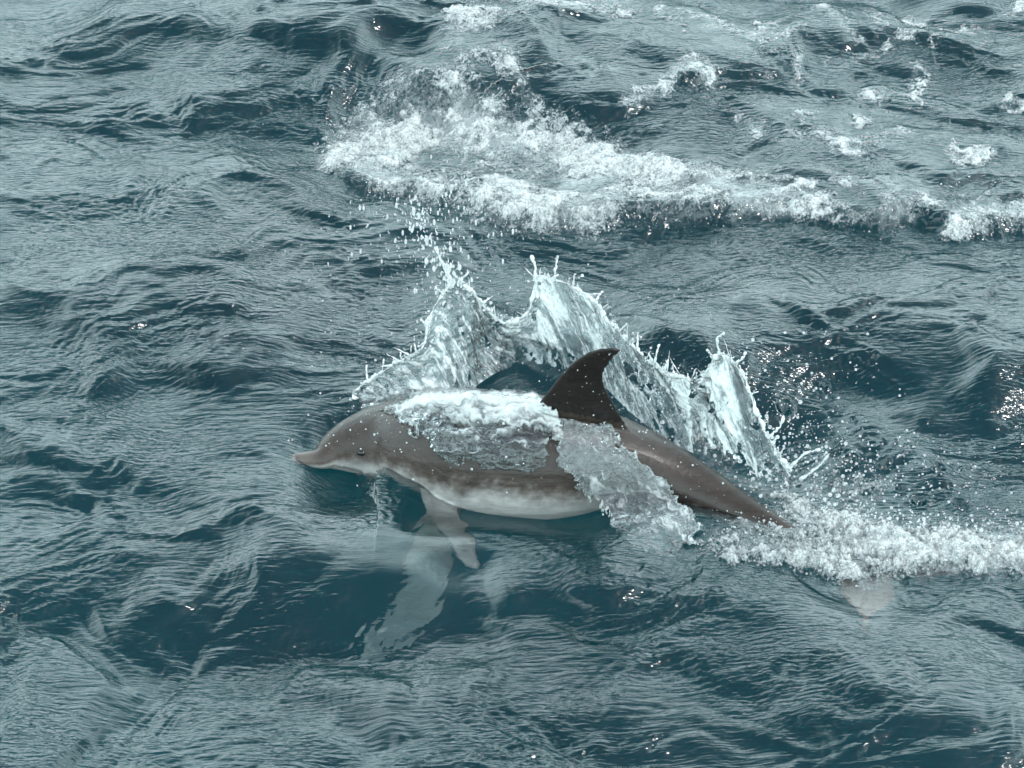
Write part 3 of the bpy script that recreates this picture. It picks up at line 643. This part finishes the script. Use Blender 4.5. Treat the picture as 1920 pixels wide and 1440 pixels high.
def jet(pts, parent, r0=0.008, seed=0):
    r = np.random.default_rng(seed); r0 = r0 * 0.62; p = resample(pts, 22); t = np.linspace(0, 1, 22)
    rad = r0 * (1.25 - 0.7 * t) * np.clip(1 + 0.3 * np.sin(t * 17 + seed), 0.5, 2) + r0 * 0.75 * np.exp(-((t - 0.93) / 0.07) ** 2); rad[-1] *= 0.4
    p = p + r.normal(0, 0.0012, p.shape); v, f = tube(p, rad, 8); m = mesh_from('jet', v, tri(f), M_rim); attr(m, 'froth', np.full(len(v), 0.5)); return link('jet', m, parent=parent)
def empty(name, loc, **kw):
    o = bpy.data.objects.new(name, None); col.objects.link(o); o.empty_display_size = 0.1
    for k, v in kw.items(): o[k] = v
    return o

crown = empty('splash_crown', None, label='tall translucent crown of water thrown up behind the dolphin back', category='splash')
base_px = [(660, 748), (730, 752), (800, 752), (870, 742), (905, 715), (945, 692), (1000, 682), (1060, 695), (1120, 720), (1175, 768), (1240, 820), (1300, 850)]
rim_px = [(662, 742), (690, 716), (745, 682), (790, 650), (802, 606), (818, 572), (850, 532), (885, 545), (920, 585), (955, 606), (990, 580), (1006, 520), (1040, 522), (1085, 546), (1118, 568), (1145, 605), (1175, 640), (1205, 668), (1245, 695), (1295, 712)]
base_w = [P(a, b, 0.03) for a, b in base_px]
bxs = [p[0] for p in base_w]; bys = [p[1] for p in base_w]
def crown_y(px, py):
    b = np.interp(P(px, py)[0], bxs, bys); return b + 0.05
rim_w = []
for a, b in rim_px:
    yb = crown_y(a, b); q = PY(a, b, yb); q = PY(a, b, yb + 0.30 * max(q[2], 0)); rim_w.append(q)
# base columns that lie under each rim column
rimR = resample(rim_w, 260)
rx = np.linspace(0, 1, 20)
sh, A = sheet('sheet', base_w, rim_w, M_crown, crown)
rim_tube('rim', A[-1], crown, 0.0042, 3); fringe(A[-1], crown, 80, 31, 0.3)
for k, (poly, r0) in enumerate([([(1008, 560), (1004, 525), (1003, 500), (996, 478)], .010), ([(1040, 524), (1042, 500), (1046, 478)], .007), ([(1074, 542), (1076, 525), (1078, 512)], .006), ([(1116, 568), (1122, 556), (1131, 546)], .006),
                               ([(850, 535), (838, 512), (828, 490), (815, 462)], .009), ([(835, 552), (825, 545), (815, 540)], .008), ([(800, 612), (794, 604), (788, 598)], .007), ([(690, 716), (688, 700), (687, 684)], .006), ([(756, 678), (752, 670), (750, 660)], .005), ([(1226, 690), (1230, 668), (1236, 645)], .006), ([(1160, 622), (1170, 612), (1176, 606)], .004)]):
    pts = []
    for a, b in poly:
        yb = crown_y(poly[0][0], b); q = PY(a, b, yb); pts.append(PY(a, b, yb + 0.30 * max(q[2], 0)))
    jet(pts, crown, r0, k)

side_s = empty('side_splash', None, label='smaller foaming splash peak beside the dolphin tail stock', category='splash')
base2 = [P(a, b, 0.02) for a, b in [(1275, 800), (1320, 850), (1370, 880), (1430, 905), (1480, 925)]]
rim2 = []
for a, b in [(1285, 715), (1310, 703), (1330, 688), (1350, 664), (1378, 680), (1402, 722), (1420, 775), (1445, 830), (1478, 885)]:
    yb = np.interp(a, [1275, 1480], [base2[0][1], base2[-1][1]]) + 0.04; rim2.append(PY(a, b, yb))
sh2, A2 = sheet('sheet', base2, rim2, M_crown, side_s, nu=190, nv=60, amp=0.014)
rim_tube('rim', A2[-1], side_s, 0.0042, 5); fringe(A2[-1], side_s, 34, 32, 0.2)
for k, poly in enumerate([[(1350, 668), (1346, 648), (1344, 636), (1358, 624)], [(1338, 676), (1332, 664), (1326, 655)], [(1378, 682), (1392, 672), (1400, 660)], [(1440, 822), (1462, 800), (1470, 780)], [(1478, 880), (1510, 850), (1540, 842)], [(1500, 900), (1540, 870), (1555, 850)]]):
    yb = np.interp(poly[0][0], [1275, 1480], [base2[0][1], base2[-1][1]]) + 0.04
    jet([PY(a, b, yb) for a, b in poly], side_s, 0.007, 20 + k)

def draped(name, poly, mat, label, cat, off, amp, soft, step=1.7, flare=None, froth_edge=18, wat=0.0, stretch=(1, 1), edge_w=0.6, grad=lambda a, b: 0 * a, lip=0.0, flow_rot=0.0, rag=1.0):
    """a film of water that lies on the animal's side: every point rests on the skin below it"""
    xs = [p[0] for p in poly]; ys = [p[1] for p in poly]
    gx_ = np.arange(min(xs) - 6, max(xs) + 7, step); gy_ = np.arange(min(ys) - 6, max(ys) + 7, step); nx, ny = len(gx_), len(gy_)
    px, py = np.meshgrid(gx_, gy_); px = px.ravel(); py = py.ravel()
    wob = samp(T_fbm2, px / 500, py / 500) * 7 * rag; wob2 = samp(T_fbm, py / 400 + 1, px / 400) * 7 * rag
    m = poly_mask((px + wob).astype(np.float32), (py + wob2).astype(np.float32), poly, soft)
    pos = np.zeros((nx * ny, 3)); ok = np.zeros(nx * ny, bool); nr = np.zeros((nx * ny, 3))
    for k in np.nonzero(m > 0)[0]:
        a, n = cast(px[k], py[k])
        w = P(px[k], py[k], wat)
        if a is None or a[2] < wat: pos[k] = w; nr[k] = (0, -0.3, 0.95)
        else: pos[k] = a; nr[k] = n
        ok[k] = True
    # even out the join of skin and water
    G = pos.reshape(ny, nx, 3); NN = nr.reshape(ny, nx, 3); O = ok.reshape(ny, nx)
    for _ in range(14):
        acc = np.zeros_like(G); an = np.zeros_like(G); cnt = np.zeros((ny, nx, 1))
        for dy in (-1, 0, 1):
            for dx in (-1, 0, 1):
                sh_ = np.roll(np.roll(G, dy, 0), dx, 1); so = np.roll(np.roll(O, dy, 0), dx, 1)[..., None]; acc += sh_ * so; cnt += so; an += np.roll(np.roll(NN, dy, 0), dx, 1) * so
        # keep points on their own line of sight by moving in depth only
        G2 = np.where(O[..., None], acc / np.maximum(cnt, 1), G); NN = np.where(O[..., None], an / np.maximum(cnt, 1), NN)
        G = G2
    NN /= np.linalg.norm(NN, axis=2)[..., None] + 1e-9
    t = np.clip(m * 2 - 0.2, 0, 1).reshape(ny, nx); q = samp(T_fbm, px / 420 * stretch[0], py / 420 * stretch[1]).reshape(ny, nx) + 0.2 * samp(T_fbm2, px / 300, py / 300).reshape(ny, nx)
    lift = off * np.sqrt(np.clip(t, 0, 1)) + amp * q * t + lip * np.exp(-((m.reshape(ny, nx) - 0.55) / 0.18) ** 2)
    A = G + NN * lift[..., None]; A[..., 2] += 0.3 * lift
    keep = (m > 0.30) & ok; f = grid_faces(nx, ny)[:, ::-1]; f = f[keep[f].all(1)]
    n0 = nx * ny; C = A - NN * 0.006
    cntf = {}
    for qd in f:
        for a, b in ((0, 1), (1, 2), (2, 3), (3, 0)):
            e_ = (qd[a], qd[b]); cntf[e_] = 1
    rimf = [(b, a, a + n0, b + n0) for (a, b) in cntf if (b, a) not in cntf]
    vs = np.vstack([A.reshape(-1, 3), C.reshape(-1, 3)]); allf = np.vstack([f, f[:, ::-1] + n0, np.array(rimf)])
    used = np.zeros(len(vs), bool); used[allf.ravel()] = True; rem = np.cumsum(used) - 1
    me_ = mesh_from(name, vs[used], rem[allf], mat)
    ed = np.clip(np.exp(-(m - 0.3) / 0.10) * edge_w + 0.2 * q.ravel() + grad(px, py), -0.6, 1.6); cr_, sr_ = math.cos(R(flow_rot)), math.sin(R(flow_rot)); wv = samp(T_fbm, px / 700, py / 700) * 0.02; fu = (px * cr_ + py * sr_) * 0.0019; fv = (py * cr_ - px * sr_) * 0.0019 + wv; flow_attr(me_, np.concatenate([fu, fu])[used], np.concatenate([fv, fv])[used]); attr(me_, 'froth', np.concatenate([ed, ed])[used])
    return link(name, me_, label=label, cat=cat)
draped('back_water', [(668, 760), (720, 740), (800, 733), (900, 728), (960, 732), (1012, 748), (1046, 775), (1052, 800), (1030, 830), (1015, 862), (985, 888), (940, 884), (900, 868), (850, 852), (805, 828), (780, 800), (735, 786)], M_veil,
       'frothy white water pouring over the dolphin head and shoulders', 'water film', 0.010, 0.004, 14, stretch=(0.4, 1.2), edge_w=0.5, grad=lambda a, b: 1.0 * sstep(60, -25, b - np.interp(a, [740, 850, 1050], [770, 782, 800])) - 0.1)
draped('flank_sheet', [(985, 785), (1040, 788), (1100, 800), (1140, 815), (1185, 855), (1240, 905), (1280, 955), (1318, 990), (1290, 1025), (1245, 1050), (1200, 1030), (1165, 992), (1140, 980), (1112, 945), (1090, 905), (1066, 880), (1052, 845), (1020, 812)], M_flank,
       'translucent white sheet of water sliding off the dolphin flank', 'water sheet', 0.010, 0.0014, 14, wat=0.03, stretch=(0.6, 0.5), edge_w=0.9, lip=0.007, flow_rot=42, rag=1.2)

# spray: uncountable fine drops, one object; the large drops are things of their own
def ico():
    import bmesh as bm_
    b = bm_.new(); bm_.ops.create_icosphere(b, subdivisions=1, radius=1.0); v = np.array([x.co[:] for x in b.verts]); f = np.array([[q.index for q in x.verts] for x in b.faces]); b.free(); return v, f
iv, iff = ico()
drops = []   # (point, radius, elongation direction)
def cluster(n, fx, yplane, rmin, rmax, jit=0.12, stretch=1.0, dirx=0.0):
    c = 0
    while c < n:
        a, b = fx(); yb = yplane(a, b) + rng.normal(0, jit); p = PY(a, b, yb)
        hw = 0.0
        if p[2] < 0.03: p = P(a, b, 0.06)
        drops.append((p, rmin * (rmax / rmin) ** (rng.random() ** 2.5), stretch, dirx)); c += 1
def gauss(cx, cy_, sx, sy, rot=0):
    def f():
        a, b = rng.normal(0, sx), rng.normal(0, sy); r_ = R(rot); return cx + a * math.cos(r_) - b * math.sin(r_), cy_ + a * math.sin(r_) + b * math.cos(r_)
    return f
def along(pts, s):
    pts = np.array(pts, float)
    def f():
        k = rng.random() * (len(pts) - 1); i_ = int(k); q = pts[i_] + (pts[i_ + 1] - pts[i_]) * (k - i_); return q[0] + rng.normal(0, s), q[1] + rng.normal(0, s)
    return f
cy_plane = lambda a, b: float(np.interp(P(a, 720)[0], bxs, bys)) + 0.12
dol_plane = lambda a, b: float(np.interp(a, SPX, SP[:, 1])) - 0.22
tail_plane = lambda a, b: P(a, max(b, 860) + 20, 0.0)[1] - 0.05
cluster(300, gauss(800, 440, 75, 70, 20), cy_plane, 0.0014, 0.005, 0.15, 2.6)
cluster(190, along([(850, 530), (835, 500), (800, 440), (770, 390)], 14), cy_plane, 0.002, 0.007, 0.05, 2.0)
cluster(160, gauss(620, 520, 170, 110), cy_plane, 0.0013, 0.0032, 0.2, 1.9, 0.5)
cluster(150, gauss(680, 785, 75, 45), dol_plane, 0.0008, 0.0048, 0.05)
cluster(60, gauss(900, 850, 120, 60), dol_plane, 0.0014, 0.006, 0.03)
cluster(620, along(rim_px, 11), cy_plane, 0.0012, 0.006, 0.05)
cluster(420, along([(700, 735), (800, 690), (880, 640), (1000, 640), (1100, 650), (1200, 740)], 38), cy_plane, 0.0012, 0.0045, 0.03)
cluster(160, gauss(1120, 560, 130, 60), cy_plane, 0.0013, 0.0035, 0.15)
cluster(34, gauss(1090, 730, 36, 55), dol_plane, 0.0009, 0.0034, 0.04)
cluster(70, along([(1150, 780), (1300, 870), (1480, 980)], 26), dol_plane, 0.0008, 0.0045, 0.02)
cluster(420, along([(1190, 740), (1300, 800), (1400, 840), (1480, 900)], 34), cy_plane, 0.002, 0.007, 0.08)
cluster(360, along([(1440, 760), (1520, 850), (1600, 900)], 45), tail_plane, 0.0018, 0.007, 0.05)
cluster(150, gauss(1480, 720, 90, 60), cy_plane, 0.0014, 0.006, 0.1)
cluster(420, along([(1480, 950), (1600, 960), (1720, 985), (1920, 990)], 20), tail_plane, 0.002, 0.0065, 0.05)
cluster(260, along([(1560, 860), (1700, 880), (1850, 900)], 40), tail_plane, 0.0016, 0.005, 0.05)
cluster(240, along([(1330, 990), (1450, 1000), (1600, 1070)], 26), lambda a, b: P(a, b + 20, 0)[1], 0.0016, 0.005, 0.02)
cluster(130, along([(600, 290), (700, 345), (880, 390), (1100, 430), (1300, 415), (1700, 440)], 9), lambda a, b: P(a, b + 14, 0)[1], 0.0016, 0.004, 0.02)
cluster(700, along(rim_px, 22), cy_plane, 0.0007, 0.0018, 0.06)
cluster(300, along([(1330, 690), (1400, 740), (1460, 840), (1540, 900)], 30), cy_plane, 0.0007, 0.0018, 0.06)
def drop_verts(p, r, st, dx):
    d = np.array([dx, 0.0, 1.0]); d /= np.linalg.norm(d)
    v = iv * r; return v + np.outer(v @ d, d) * (st - 1) + p
order = sorted(range(len(drops)), key=lambda k: -drops[k][1]); big = set(order[:70])
vs, fs, o = [], [], 0
for k, (p, r, st, dx) in enumerate(drops):
    if k in big: continue
    vs.append(drop_verts(p, r, st, dx)); fs.append(iff + o); o += len(iv)
link('spray', mesh_from('spray', np.vstack(vs), np.vstack(fs), M_drop), label='fine white spray of tiny drops flying around the dolphin', cat='spray', kind='stuff')
bv2, bf2 = ball(8, 12)
dm = mesh_from('water_drop', bv2, bf2, M_drop)
for k in order[:70]:
    p, r, st, dx = drops[k]
    ob = link('water_drop', dm, label='large clear drop of water flying beside the splash', cat='drop', group='large flying drops'); ob.location = p; ob.scale = (r, r, r * st)
print('tris', sum(len(o.data.polygons) for o in col.objects if o.type == 'MESH'), 'dolphin', nv)
